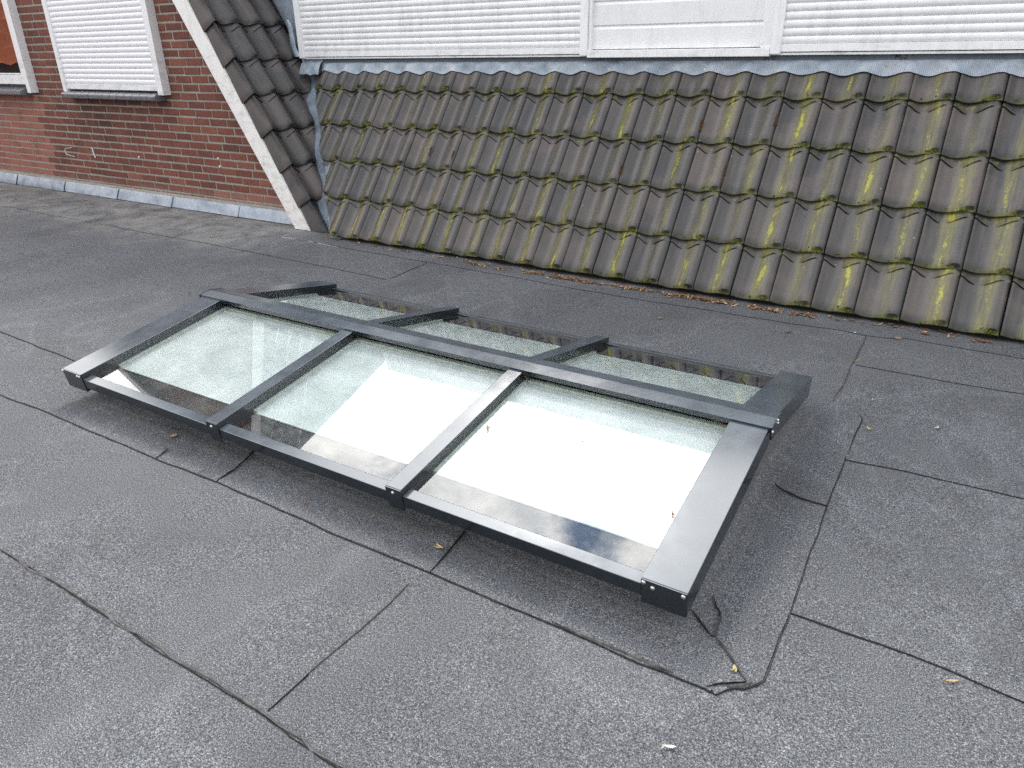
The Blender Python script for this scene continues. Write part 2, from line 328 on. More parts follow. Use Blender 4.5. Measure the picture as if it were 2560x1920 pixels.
mb.grid([[(x, y, und(x, y)) for x in xs] for y in ys], dust=dust, damp=damp)
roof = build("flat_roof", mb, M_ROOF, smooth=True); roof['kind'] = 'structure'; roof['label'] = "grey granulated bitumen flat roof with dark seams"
SEAMS = [
([(.6,-2.62),(.971,-2.621),(1.179,-2.61),(1.906,-2.612),(2.198,-2.602),(2.496,-2.607),(2.847,-2.612),(3.048,-2.607),(3.288,-2.608),(3.425,-2.603),(3.587,-2.606),(3.622,-2.608),(3.666,-2.606),(3.714,-2.608),(3.742,-2.607),(3.77,-2.607),(3.794,-2.609)],.007,'dark'),
([(3.40,-2.600),(3.5,-2.603),(3.587,-2.602),(3.70,-2.601)],.013,'soft'),
([(3.794,-2.609),(3.81,-2.585),(3.822,-2.573),(3.839,-2.565),(3.859,-2.539),(3.869,-2.519),(3.868,-2.484),(3.869,-2.422),(3.868,-2.364),(3.87,-2.332),(3.867,-1.533),(3.865,-1.451),(3.864,-1.298),(3.873,-1.125),(3.855,-1.082),(3.817,-1.049)],.007,'dark'),
([(3.81,-2.58),(3.832,-2.562),(3.852,-2.54)],.016,'soft'),
([(3.66,-2.39),(3.689,-2.41),(3.711,-2.431),(3.736,-2.455)],.011,'dark'),
([(3.70,-2.32),(3.718,-2.356),(3.727,-2.365),(3.734,-2.379),(3.738,-2.428),(3.743,-2.449),(3.736,-2.455)],.006,'dark'),
([(3.746,-2.454),(3.773,-2.473),(3.803,-2.505),(3.821,-2.527),(3.84,-2.545)],.013,'soft'),
([(3.77,-2.6),(3.786,-2.583),(3.815,-2.563),(3.841,-2.549)],.007,'dark'),
([(3.705,-1.73),(3.736,-1.754),(3.789,-1.771),(3.867,-1.777)],.006,'dark'),
([(3.875,-2.283),(4.067,-2.281),(4.204,-2.289),(4.339,-2.307),(4.48,-2.324),(8,-2.40)],.006,'dark'),
([(3.868,-1.46),(4.047,-1.438),(4.357,-1.436),(4.562,-1.449),(8,-1.46)],.006,'dark'),
([(3.765,-.21),(3.763,-.512),(3.761,-.752),(3.762,-.818),(3.752,-1.019)],.010,'soft'),
([(3.774,-.601),(3.926,-.597),(4.123,-.597),(4.374,-.578),(4.539,-.573),(8,-.58)],.005,'dark'),
([(-.097,-.124),(-.006,-.125),(.583,-.158),(1.132,-.174),(1.533,-.182),(1.764,-.18),(2.15,-.201),(2.703,-.218),(2.965,-.2),(3.061,-.202),(3.405,-.21),(3.65,-.186),(3.763,-.204),(3.846,-.189),(3.925,-.151),(4.172,-.164),(4.382,-.174),(4.564,-.182),(8,-.2)],.004,'dark'),
([(-6,-.55),(-4.2,-.53),(-3.446,-.537),(-3.35,-.50),(-2.903,-.522),(-2.673,-.525),(-2.151,-.522),(-1.721,-.53),(-1.495,-.548),(-.716,-.542),(.073,-.559),(.46,-.571),(.844,-.59),(1.186,-.606)],.005,'dark'),
([(-2.6,-.5275),(-2.151,-.5245),(-1.75,-.531)],.004,'pale'),
([(1.192,-.574),(1.183,-.399),(1.17,-.193)],.004,'dark'),
([(-6,-1.38),(-4,-1.37),(-1.907,-1.369),(-1.71,-1.375),(-1.353,-1.368),(-1.106,-1.36),(-.922,-1.358),(-.772,-1.397),(-.469,-1.391),(-.167,-1.357),(.175,-1.364),(.477,-1.379),(.9,-1.385)],.004,'pale'),
([(-3,-2.2),(-.445,-2.217),(.113,-2.245),(.506,-2.259),(.791,-2.266),(1.15,-2.27)],.006,'dark'),
([(0.5,-3.14),(1.83,-3.135),(1.968,-3.129),(2.061,-3.128),(2.137,-3.135),(2.235,-3.126),(2.316,-3.125),(2.4,-3.128),(2.471,-3.13),(2.519,-3.136),(2.591,-3.127),(2.682,-3.125),(2.732,-3.132),(2.823,-3.126),(2.861,-3.127),(2.933,-3.128),(2.978,-3.128),(3.031,-3.128),(3.076,-3.131),(3.136,-3.129),(3.166,-3.139),(3.222,-3.138),(3.248,-3.136),(3.373,-3.128),(3.8,-3.13)],.013,'soft'),
([(1.9,-3.136),(2.3,-3.130),(2.55,-3.136),(2.75,-3.136),(3.0,-3.134),(3.2,-3.143),(3.5,-3.135)],.004,'dark'),
([(3.024,-3.121),(3.025,-2.981),(3.032,-2.849),(3.031,-2.751),(3.027,-2.666)],.006,'soft'),
([(3.024,-3.121),(3.026,-3.06),(3.027,-3.01)],.003,'dark'),
([(2.198,-2.602),(2.189,-2.526),(2.168,-2.458),(2.145,-2.399)],.007,'dark'),
([(1.906,-2.612),(1.887,-2.552)],.005,'soft'),
([(3.048,-2.607),(3.04,-2.536),(3.022,-2.403)],.006,'dark'),
([(-.255,-.017),(-.227,-.138),(-.159,-.13),(-.106,-.116),(.006,-.126),(.107,-.128),(.272,-.147),(.357,-.154)],.006,'white'),
]
for pts, wd, kind in SEAMS:
    dense = []
    for (ax, ay), (bx, by) in zip(pts, pts[1:]):
        n_ = max(2, int(math.hypot(bx - ax, by - ay) / .012))
        n_ = min(n_, 300)
        dense += [(ax + (bx - ax) * i / n_, ay + (by - ay) * i / n_) for i in range(n_)]
    dense.append(pts[-1]); rows = []; sd = rnd.random() * 50; N_ = len(dense)
    for i, (x, y) in enumerate(dense):
        a = dense[max(0, i - 2)]; b = dense[min(N_ - 1, i + 2)]; L_ = math.hypot(b[0] - a[0], b[1] - a[1]) or 1
        nx, ny = -(b[1] - a[1]) / L_, (b[0] - a[0]) / L_
        s_ = i * .012; k1 = mnoise.noise(Vector((s_ * 7, sd, 0))); k2 = mnoise.noise(Vector((s_ * 30, sd, 4)))
        off = .005 * k1 + .0022 * k2; ww = wd * (.62 + .5 * mnoise.noise(Vector((s_ * 9, sd, 8))) + .45 * k2) ; ww = max(wd * .18, ww)
        ww *= sm(-.5, 3, min(i, N_ - 1 - i)); z = und(x, y) + (.0052 if N_ <= 40 and -2.63 < y < -1.5 and x > 1.8 else 0)
        rows.append([(x + nx * (off + q * ww), y + ny * (off + q * ww), z + h) for q, h in ((-.55, -.002), (-.3, .0035), (.25, .003), (.55, -.002))])
    mb = MB(); mb.grid(rows); build("seam", mb, M_SEAM[kind], roof, smooth=True, angle=80)
    if kind == 'dark' and wd > .0045 and N_ > 40 and pts[0][1] < -1.2:           # lapped sheet: a raised edge that runs out into the field
        rows2 = []
        for i in range(0, N_, 2):
            x, y = dense[i]; a = dense[max(0, i - 3)]; b = dense[min(N_ - 1, i + 3)]; L_ = math.hypot(b[0] - a[0], b[1] - a[1]) or 1
            nx, ny = -(b[1] - a[1]) / L_, (b[0] - a[0]) / L_; k1 = mnoise.noise(Vector((i * .084, sd, 0))); fl = .8 + .5 * mnoise.noise(Vector((i * .03, sd, 2)))
            rr = []
            for q, h in ((.0005, -.002), (.002, .0050), (.012, .0056), (.05, .0030), (.11, .0006), (.125, -.002)):
                px, py = x + nx * (q + .005 * k1), y + ny * (q + .005 * k1); rr.append((px, py, und(px, py) + h * (fl if h > 0 else 1)))
            rows2.append(rr)
        mb = MB(); mb.grid(rows2); build("lap", mb, M_CURB, roof, smooth=True, angle=70)
# upstand the skylight sits on
mb = MB(); rows = []
for o_, z in ((-.06, .086), (-.004, .086), (0, .08), (0, .034), (.006, .018), (.016, .008), (.032, .003), (.06, .0015), (.075, -.006)):
    x0, x1, y0, y1 = 1.235 - o_, 3.655 + o_, -2.395 - o_, -1.178 + o_; r_ = .012 + max(0, o_); ring = []
    for cx, cy, a0 in ((x1 - r_, y1 - r_, 0), (x0 + r_, y1 - r_, 90), (x0 + r_, y0 + r_, 180), (x1 - r_, y0 + r_, 270)):
        for j in range(7):
            a = R_(a0 + j * 15); px, py = cx + r_ * math.cos(a), cy + r_ * math.sin(a)
            ring.append((px, py, z + (und(px, py) if z < .03 else 0) + .0015 * mnoise.noise(Vector((px * 6, py * 6, z)))))
    rows.append(ring)
mb.grid(rows, closed=True); build("upstand", mb, M_CURB, roof, smooth=True, angle=50)

# ------------------------------------------------------------------ house
house = thing("house", "brick gable and mossy tiled mansard slope with a white shuttered dormer", "house", (0, 0, 0))
def tile_h(u):
    P_ = ((0, .0125), (.012, .0165), (.035, .0155), (.07, .0100), (.13, .0005), (.20, -.0075), (.26, -.0112), (.32, -.0119), (.37, -.0103), (.44, -.0056), (.51, .0016), (.58, .0100), (.65, .0184), (.72, .0256), (.79, .0303), (.85, .0320), (.89, .0308), (.925, .0275), (.955, .0220), (.98, .0150), (1.0, .0060), (1.001, -.012))
    if u <= 0: return P_[0][1]
    for (a, ha), (b, hb) in zip(P_, P_[1:]):
        if u <= b: q = (u - a) / (b - a); return ha + (hb - ha) * q
    return P_[-1][1]
US = [0, .012, .035, .07, .12, .18, .25, .32, .40, .47, .54, .60, .66, .71, .755, .80, .835, .87, .905, .935, .96, .98, .995, 1.001]
LIFT = .026
def surf_h(u, v):
    h = tile_h(u)
    k = sm(.09, .03, v) * sm(.58, .70, u) * sm(1.02, .99, u)
    if h > .0150: h -= (h - .0150) * .95 * k
    return h - .0125 - LIFT * v - .0075 * (1 - sm(-.02, .075, v))
def arc_v(u):
    if u < .33: return .925 - .085 * sm(.02, .33, u), 1.0 - sm(.24, .33, u)
    if u < .45: return .835, 0.0
    return .835 + .085 * sm(.45, .86, u) - .03 * sm(.9, 1.0, u), sm(.45, .53, u) * (1 - sm(.80, .90, u)) + .8 * sm(.94, .97, u)
def tiles(origin, eu, es, en, wdt, gau, cols, rws, mossf, seed):
    r = random.Random(seed); mb = MB(); uv = []
    for j in rws:
        for i in cols:
            tint = min(1, max(0, r.gauss(.42, .27))); mo = mossf(i, j, r); cen = r.uniform(.52, .70)
            du, dv, dn, rot = r.uniform(-.0015, .0015), r.uniform(-.004, .004), r.uniform(-.0015, .0015), r.uniform(-.004, .004)
            def P(u, v, h):
                x = (i + u) * wdt + du + rot * v * .1; s_ = (j + v) * gau + dv + rot * (u - .5) * wdt
                return origin + eu * x + es * s_ + en * (h + dn)
            rowsP = []; rv = []; cr = []
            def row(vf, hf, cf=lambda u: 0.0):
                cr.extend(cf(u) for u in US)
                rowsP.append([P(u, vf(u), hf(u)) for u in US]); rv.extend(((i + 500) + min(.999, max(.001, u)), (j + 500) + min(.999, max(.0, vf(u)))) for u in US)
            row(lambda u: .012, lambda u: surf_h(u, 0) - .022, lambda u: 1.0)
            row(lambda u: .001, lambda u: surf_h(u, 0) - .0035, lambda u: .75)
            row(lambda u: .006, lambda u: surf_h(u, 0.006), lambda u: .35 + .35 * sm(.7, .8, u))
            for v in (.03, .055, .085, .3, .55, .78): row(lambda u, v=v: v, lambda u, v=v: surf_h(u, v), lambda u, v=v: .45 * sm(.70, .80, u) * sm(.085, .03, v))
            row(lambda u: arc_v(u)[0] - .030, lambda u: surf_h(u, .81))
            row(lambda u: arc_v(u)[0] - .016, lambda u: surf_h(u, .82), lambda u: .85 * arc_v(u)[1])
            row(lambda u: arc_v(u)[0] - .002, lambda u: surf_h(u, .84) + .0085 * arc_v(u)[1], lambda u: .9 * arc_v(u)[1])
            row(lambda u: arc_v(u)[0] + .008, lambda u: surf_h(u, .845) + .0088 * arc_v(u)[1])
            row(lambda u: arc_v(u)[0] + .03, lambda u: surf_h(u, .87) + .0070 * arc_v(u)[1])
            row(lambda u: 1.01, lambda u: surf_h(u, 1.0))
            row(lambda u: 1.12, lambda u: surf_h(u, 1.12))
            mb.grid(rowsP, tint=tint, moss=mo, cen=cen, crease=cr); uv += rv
    return mb, uv
# main slope
GY, GZ = .158637, .238629; GA = math.hypot(GY, GZ)
ES = Vector((0, GY, GZ)) / GA; EN = Vector((0, -GZ, GY)) / GA; EU = Vector((1, 0, 0)); OR = Vector((0, 0, .035)); TW = .204
def mossM(i, j, r):
    base = .22 + .095 * (4 - j) + .012 * max(0, i - 4); q = r.random(); return min(1.0, max(.05, base + (.55 * q * q if q > .35 else -.1) + r.gauss(0, .08)))
mb, uv = tiles(OR, EU, ES, EN, TW, GA, range(-4, 33), range(0, 5), mossM, 3)
ld = (Vector((-.506, .635, .99)) - Vector((.114, 0, .035))).normalized()
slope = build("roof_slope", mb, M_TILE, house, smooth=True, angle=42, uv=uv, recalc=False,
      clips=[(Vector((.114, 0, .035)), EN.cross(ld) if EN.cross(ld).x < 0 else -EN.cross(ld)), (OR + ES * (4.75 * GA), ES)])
slope['label'] = "mossy grey tile slope under the shuttered dormer"
def onm(x, s, h): return OR + EU * x + ES * s + EN * h
# moss cushions on the tile ears
mb = MB(); r = random.Random(5)
for j in range(0, 5):
    for i in range(-3, 24):
        x0 = i * TW
        if x0 < .1 - .65 * j * GZ: continue
        big = r.random() < .3 + .02 * i
        for q in range(r.randint(4, 7) + (6 if big else 0)):
            u = r.gauss(.80, .06) if r.random() < .8 else r.uniform(.2, .7); u = min(.93, u)
            c_ = onm(x0 + u * TW, j * GA + r.uniform(.004, .017 if not big else .025), surf_h(u, .04) + .0005)
            a_ = r.uniform(.0025, .0058) * (1.65 if big else .95); vs = []
            for k in range(6): vs.append(c_ + EU * (a_ * math.cos(k * 1.047) * r.uniform(.7, 1.2)) + ES * (a_ * math.sin(k * 1.047) * r.uniform(.7, 1.2)) - EN * .001)
            for k in range(6): vs.append(c_ + EU * (.6 * a_ * math.cos(k * 1.047 + .3)) + ES * (.6 * a_ * math.sin(k * 1.047 + .3)) + EN * (a_ * r.uniform(.35, .7)))
            vs.append(c_ + EN * (a_ * r.uniform(.7, 1.0)))
            mb.add(vs, [(k, (k + 1) % 6, 6 + (k + 1) % 6, 6 + k) for k in range(6)] + [(6 + k, 6 + (k + 1) % 6, 12) for k in range(6)])
o = build("moss", mb, M_MOSS, slope, smooth=True, angle=60); o['kind'] = 'stuff'
mb = MB()
for (x, s0, s1) in ((1.00, 2.15, 2.45), (.805, 2.3, 2.5), (2.652, 3.2, 3.45), (2.857, 2.1, 2.6), (2.244, 2.2, 2.4), (3.06, 3.4, 3.6)):
    for q in range(26):
        c_ = onm(x + r.gauss(.0, .003), r.uniform(s0, s1) * GA, .006); a_ = r.uniform(.003, .006); vs = []
        for k in range(5): vs.append(c_ + EU * (a_ * math.cos(k * 1.257)) + ES * (a_ * 1.6 * math.sin(k * 1.257)))
        vs.append(c_ + EN * a_ * .9); mb.add(vs, [(k, (k + 1) % 5, 5) for k in range(5)])
o = build("dead_moss", mb, M_DEAD, slope); o['kind'] = 'stuff'
mb = MB(); mb.hexa([onm(.30, .03, -.12), onm(6.7, .03, -.12), onm(6.7, 1.45, -.12), onm(-.50, 1.45, -.12), onm(.26, .02, -.078), onm(6.7, .02, -.078), onm(6.7, 1.45, -.078), onm(-.54, 1.45, -.078)])
build("roof_deck", mb, M_DECK, house)
mb = MB(); mb.box(.16, 6, .05, .09, -.02, .05); build("eave_board", mb, M_DECK, house)
# side slope of the gable wing
SA = R_(58.2); ES2 = Vector((-math.cos(SA), 0, math.sin(SA))); EN2 = Vector((math.sin(SA), 0, math.cos(SA))); EU2 = Vector((0, 1, 0))
TW2 = .2093; OR2 = Vector((-.024, .133 + .14 * TW2, -.010))
vd = Vector((-.62, .595, 1)).normalized(); vq = Vector((-.03, .128, 0)); vno = vd.cross(EN2); vno = vno if vno.y > 0 else -vno
mb, uv = tiles(OR2, EU2, ES2, EN2, TW2, GA, range(0, 6), range(0, 23), lambda i, j, r: .1, 11)
rv = random.Random(9)
prof = [(0.0, .006), (-.008, .020), (-.018, .0275), (-.028, .030), (-.037, .027), (-.043, .015), (-.0475, -.02), (-.052, -.06), (-.056, -.122), (-.050, -.124)]
for j in range(0, 23):                                  # verge tiles with their turned-down flank
    tn = min(1, max(0, rv.gauss(.3, .2))); rowsP = []
    for v, dh in ((.012, -.016), (.0, -.002), (.006, 0), (.04, 0), (.5, 0), (1.0, 0), (1.1, 0)):
        lf = LIFT * v; rr = []
        for k, (dy_, h) in enumerate(prof):
            hh = h - .009 - lf + dh * (1 if k < 5 else .3); yy = dy_ + (lf * .6 if k > 4 else 0) + (.012 if (v == .012 and k > 4) else 0)
            rr.append(OR2 + EU2 * yy + ES2 * ((j + v) * GA) + EN2 * hh)
            uv.append((600.4 + .02 * k, 500 + j + min(.999, max(0, v))))
        rowsP.append(rr)
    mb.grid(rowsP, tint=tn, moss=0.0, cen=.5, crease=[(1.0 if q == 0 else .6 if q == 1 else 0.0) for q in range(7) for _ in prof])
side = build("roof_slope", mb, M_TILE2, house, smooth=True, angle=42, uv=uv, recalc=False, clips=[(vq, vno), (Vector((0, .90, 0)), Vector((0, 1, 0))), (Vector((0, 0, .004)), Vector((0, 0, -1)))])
side['label'] = "narrow dark tile slope behind the white barge board"
def ons(y, s, h): return Vector((-.024, y, -.010)) + ES2 * s + EN2 * h
# body of the wing (deck, far slope, flat top) so that it stands as a volume
ZT = 5.70; XR = -.024 - .62 * ZT - .06; XL = -4.44
mb = MB(); yb0, yb1 = .27, 9.0
g0, g1, g2, g3 = -.14, XR, XL, XL - .62 * ZT
ring = lambda y: [(g0, y, 0), (g1, y, ZT), (g2, y, ZT), (g3, y, 0)]
a = ring(yb0); b = ring(yb1)
mb.add(a + b, [(0, 1, 5, 4), (1, 2, 6, 5), (2, 3, 7, 6), (3, 0, 4, 7), (0, 3, 2, 1), (4, 5, 6, 7)])
build("roof_deck", mb, M_GREY, house)
mb = MB(); a = [(g2 - .04, .14, ZT + .03), (g3 - .04, .14, 0), (g3 - .04, 9.0, 0), (g2 - .04, 9.0, ZT + .03)]
mb.hexa([(p[0] + .035, p[1], p[2]) for p in a] + a); build("roof_slope", mb, M_GREY, house)['label'] = "far plain slope of the gable wing"
# barge boards, soffit
def slope_box(name, mat, y0, y1, s0, s1, h0, h1, bev=.002):
    mb = MB(); q = lambda y, s, h: ons(y, s, h)
    mb.hexa([q(y0, s0, h0), q(y1, s0, h0), q(y1, s1, h0), q(y0, s1, h0), q(y0, s0, h1), q(y1, s0, h1), q(y1, s1, h1), q(y0, s1, h1)])
    return build(name, mb, mat, house, bevel=bev, clips=[(Vector((0, 0, .006)), Vector((0, 0, -1)))])
slope_box("barge_board", M_BARGE, .105, .127, -.3, 6.75, -.262, -.124)
slope_box("soffit", M_BARGE, .127, .25, -.3, 6.75, -.15, -.135, 0)
mb = MB(); a = [(XL - .1, ZT - .05), (g3 - .1, -.0), (g3 + .06, -.0), (XL + .06, ZT - .05)]
mb.hexa([(p[0], .105, p[1]) for p in a] + [(p[0], .127, p[1]) for p in a]); build("barge_board", mb, M_BARGE, house)
# brick gable wall
CO, MO = .0638, .2085; rb = random.Random(21); mb = MB(); YW = .245
WINS = [(-3.34, -1.93, .90, 2.35), (-5.6, -3.93, .90, 2.35)]
nz = int(ZT / CO)
for k in range(nz):
    z0 = .012 + k * CO; xr = -.16 - .62 * (z0 + CO) + .02; xl = g3 + .62 * z0 + .05
    x = -9 + (MO / 2 if k % 2 else 0) + .03 * (k % 3)
    while x < xr:
        a, b = x + rb.uniform(-.002, .002), x + .1955 + rb.uniform(-.003, .002); x += MO
        if a < xl: continue
        b = min(b, xr + .02)
        if b - a < .02: continue
        hit = False
        for (wx0, wx1, wz0, wz1) in WINS:
            if z0 + .03 > wz0 and z0 < wz1 and b > wx0 and a < wx1:
                if a < wx0 - .03: b = min(b, wx0)
                elif b > wx1 + .03: a = max(a, wx1)
                else: hit = True
        if hit or b - a < .02: continue
        c0, c1 = z0 + rb.uniform(-.0015, .0015), z0 + .0490 + rb.uniform(-.002, .0015); dpt = rb.uniform(-.002, .0015)
        tint = min(1, max(0, rb.gauss(.42, .17))); pale = .85 if (a < -3.97 and .12 < z0 < .86) else (.55 if (z0 < .2 and a > -1.5) else 0)
        so = sm(.30, .05, abs(z0 - .74)) * sm(-3.75, -3.4, a) * sm(-2.1, -2.5, a) * .6 + .4 * sm(.3, .1, abs(a + 3.1)) * (z0 < .85)
        e = .003; vs = []
        for yy, q in ((YW + .012, 0), (YW + .0025 + dpt, 0), (YW + dpt, e)):
            for (px, pz) in ((a + q, c0 + q), (b - q, c0 + q), (b - q, c1 - q), (a + q, c1 - q)):
                vs.append((px + rb.uniform(-.0012, .0012), yy, pz + rb.uniform(-.0012, .0012)))
        fs = [(8, 9, 10, 11)]
        for l in (0, 4):
            for q in range(4): fs.append((l + q, l + (q + 1) % 4, l + 4 + (q + 1) % 4, l + 4 + q))
        mb.add(vs, fs, tint=tint, pale=pale, soot=min(1, so))
wall = build("brick_wall", mb, M_BRICK, house, recalc=True)
mb = MB(); mb.hexa([(g3 + .03, YW + .0045, 0), (-.14, YW + .0045, 0), (-.14, .272, 0), (g3 + .03, .272, 0), (XL + .03, YW + .0045, ZT), (XR, YW + .0045, ZT), (XR, .272, ZT), (XL + .03, .272, ZT)])
build("mortar", mb, M_MORTAR, wall)
# base flashing sheets
xb = [-7.4, -6.5, -5.58, -4.66, -3.746, -2.84, -2.018, -1.133, -.20]
for i in range(len(xb) - 1):
    mb = MB(); rows = []; x0, x1 = xb[i], xb[i + 1] + (.03 if i < len(xb) - 2 else 0); n_ = 24
    for yy, zz_ in ((.2, .0), (.196, .005), (.212, .04), (.228, .075), (.238, .088), (.246, .091), (.252, .08)):
        rr = []
        for q in range(n_ + 1):
            x = x0 + (x1 - x0) * q / n_; wv = .004 * mnoise.noise(Vector((x * 6, zz_ * 12, 3 + i))); lift = .011 * (q / n_) ** 5 if i < len(xb) - 2 else 0
            rr.append((x, yy - .006 - lift + wv, zz_ + .003 + (.01 * sm(-2, -5, x)) * (zz_ > .03) + .004 * mnoise.noise(Vector((x * 4, 1, i))) * (zz_ > .06)))
        rows.append(rr)
    mb.grid(rows); build("base_flashing", mb, M_LEAD2, house, smooth=True, angle=60)
mb = MB(); rows = []
for yy, zz_ in ((.238, .092), (.238, .100), (.243, .112), (.250, .116)):
    rows.append([(x_ * .1 - 7.4, yy + .003 * mnoise.noise(Vector((x_ * .7, zz_ * 50, 0))), zz_ + .004 * mnoise.noise(Vector((x_ * .5, 3, 0))) + .01 * sm(-2, -5, x_ * .1 - 7.4)) for x_ in range(0, 71)])
mb.grid(rows); build("mortar_fillet", mb, M_MORTAR, house, smooth=True)
# valley gutter
mb = MB(); rows = []
for q in range(60):
    z = -.02 + q * .0255; y_r = .595 * z + .138; xs_ = -.03 - .62 * z; xl_ = .137 - .65 * z
    wv = .006 * mnoise.noise(Vector((z * 5, 0, 2)))
    p0 = Vector((xs_ - .02, max(.15, y_r - .16), z)) - EN2 * .085; p1 = Vector((xs_ - .045, y_r - .004, z)); p2 = Vector((xs_ + .02 + wv, y_r + .026, z)); p3 = Vector((.5 * (xs_ + .05 + xl_), .665 * (z - .035) + .068 + wv, z)); p4 = Vector((xl_ - .004 + wv, .665 * (z - .035) + .045, z)); p5 = Vector((xl_ + .16, .665 * (z - .035) + .095, z))
    rows.append([p0, p1, p2, p3, p4, p5])
mb.grid(rows); build("valley_flashing", mb, M_VALLEY, house, smooth=True, angle=60, clips=[(Vector((0, 0, .003)), Vector((0, 0, -1))), (Vector((0, 0, 1.2)), Vector((0, 0, 1)))])
# ribbed apron of lead sheets along the top of the main slope
def lead_s(x):
    return 1.287 + .006 * mnoise.noise(Vector((x * 3, 0, 0)))
for (x0, x1, up) in ((-.62, 1.42, 0), (1.39, 2.96, .0016), (2.90, 3.62, .0032), (3.56, 5.1, .0016)):
    mb = MB(); rows = [[] for _ in range(9)]; n_ = int((x1 - x0) / .012)
    for q in range(n_ + 1):
        x = x0 + (x1 - x0) * q / n_; u = (x / TW) % 1.0
        hh = sum(surf_h(min(1, max(0, ((u + d_) % 1.0))), .5) for d_ in (-.04, -.02, 0, .02, .04)) / 5 + .008 + up
        tear = .010 * sm(.25, .6, mnoise.noise(Vector((x * 5.3, 7, up * 900))))
        s0 = lead_s(x) + tear; wv = .003 * mnoise.noise(Vector((x * 9, 2, 0)))
        rows[0].append(onm(x, s0 + .002, hh - .0035)); rows[1].append(onm(x, s0, hh)); rows[2].append(onm(x, s0 + .018, hh + wv)); rows[3].append(onm(x, s0 + .036, hh * .8 + .002 + wv)); rows[4].append(onm(x, 1.337, hh * .55 + .006))
        p = onm(x, 1.352, .010); yb = p.y + .014 + .003 * mnoise.noise(Vector((x * 4, 1, 1)))
        rows[5].append((x, yb - .006, p.z + .002)); rows[6].append((x, yb, p.z + .014)); rows[7].append((x, yb + .004, p.z + .05)); rows[8].append((x, yb + .006, 1.30))
    mb.grid(rows[:6]); ap = build("eave_flashing", mb, M_LEAD, house, smooth=True, angle=60)
    mb = MB(); mb.grid(rows[5:]); build("upturn", mb, M_LEADD, ap, smooth=True, angle=60)

# dormer
dor = thing("dormer", parent=house)
YF = .70
def bx(name, mat, parent, x0, x1, y0, y1, z0, z1, bev=.002):
    mb = MB(); mb.box(x0, x1, y0, y1, z0, z1); return build(name, mat=mat, mb=mb, parent=parent, bevel=bev)
bx("dormer_wall", M_BOARD, dor, -.66, 6.2, .79, 4.0, 1.16, 2.98, 0)
bx("dormer_roof", M_GREY, dor, -.70, 6.3, .62, 9.0, 3.0, 3.10, 0)
bx("fascia", M_WHITE, dor, -.70, 6.3, .60, .64, 2.85, 3.12)
def slat_curtain(name, parent, mat, x0, x1, y, z0, z1, pitch, bulge=.0075):
    mb = MB(); rows = []; z = z0
    while z < z1:
        for f_, d_ in ((0, .0055), (.04, .0005), (.12, -.0035), (.3, -.0068), (.5, -.0080), (.7, -.0072), (.86, -.0045), (.95, -.0005), (.985, .0055)):
            rows.append([(x0, y + d_ * bulge / .0075, z + f_ * pitch), (x1, y + d_ * bulge / .0075, z + f_ * pitch)])
        z += pitch
    mb.grid(rows); return build(name, mb, mat, parent, smooth=True, angle=50)
def shutter(label, x0, x1, gl0, gl1, zb, zt, yf, pitch, mat, parent=dor, bar=.042, dep=.06):
    s = thing("roller_shutter", parent=parent); s['label'] = label
    slat_curtain("slat_curtain", s, mat, x0 + gl0 - .004, x1 - gl1 + .004, yf + .022, zb + bar, zt, pitch)
    bx("bottom_bar", M_WHITE, s, x0 + gl0 - .003, x1 - gl1 + .003, yf + .012, yf + .03, zb + .004, zb + bar)
    for a, b in ((x0, x0 + gl0), (x1 - gl1, x1)): bx("guide_rail", M_WHITE, s, a, b, yf, yf + dep, zb - .006, zt)
    return s
s = shutter("wide closed roller shutter next to the dark tile strip", -.70, 1.822, .05, .050, 1.208, 2.8, YF, .0397, M_SLAT)
bx("track", M_WHITE, s, -.70, 1.822, YF + .02, YF + .075, 1.197, 1.208, .001)
s = shutter("closed roller shutter running out of the picture", 2.938, 5.9, .055, .055, 1.208, 2.8, YF, .0397, M_SLAT)
bx("track", M_WHITE, s, 2.938, 5.9, YF + .02, YF + .075, 1.196, 1.208, .001)
bx("dark_board", M_DECK, dor, -.66, 6.2, .775, .79, 1.14, 1.22, 0)
pan = thing("cladding_panel", parent=dor)
mb = MB(); rows = []
zb = 1.236
while zb < 2.8:
    for dz2, dy2 in ((0, .012), (.003, .0), (.06, -.002), (.112, -.003), (.124, .004), (.130, .012)):
        rows.append([(1.84, .742 + dy2, zb + dz2), (2.885, .742 + dy2, zb + dz2)])
    zb += .1335
mb.grid(rows); build("boards", mb, M_BOARD, pan, smooth=True, angle=30)
bx("post", M_WHITE, pan, 2.882, 2.936, .712, .78, 1.234, 2.8); bx("post", M_WHITE, pan, 1.8235, 1.843, .716, .78, 1.234, 2.8)
bx("sill", M_WHITE, pan, 1.8235, 2.9365, .700, .775, 1.190, 1.2335, .004)
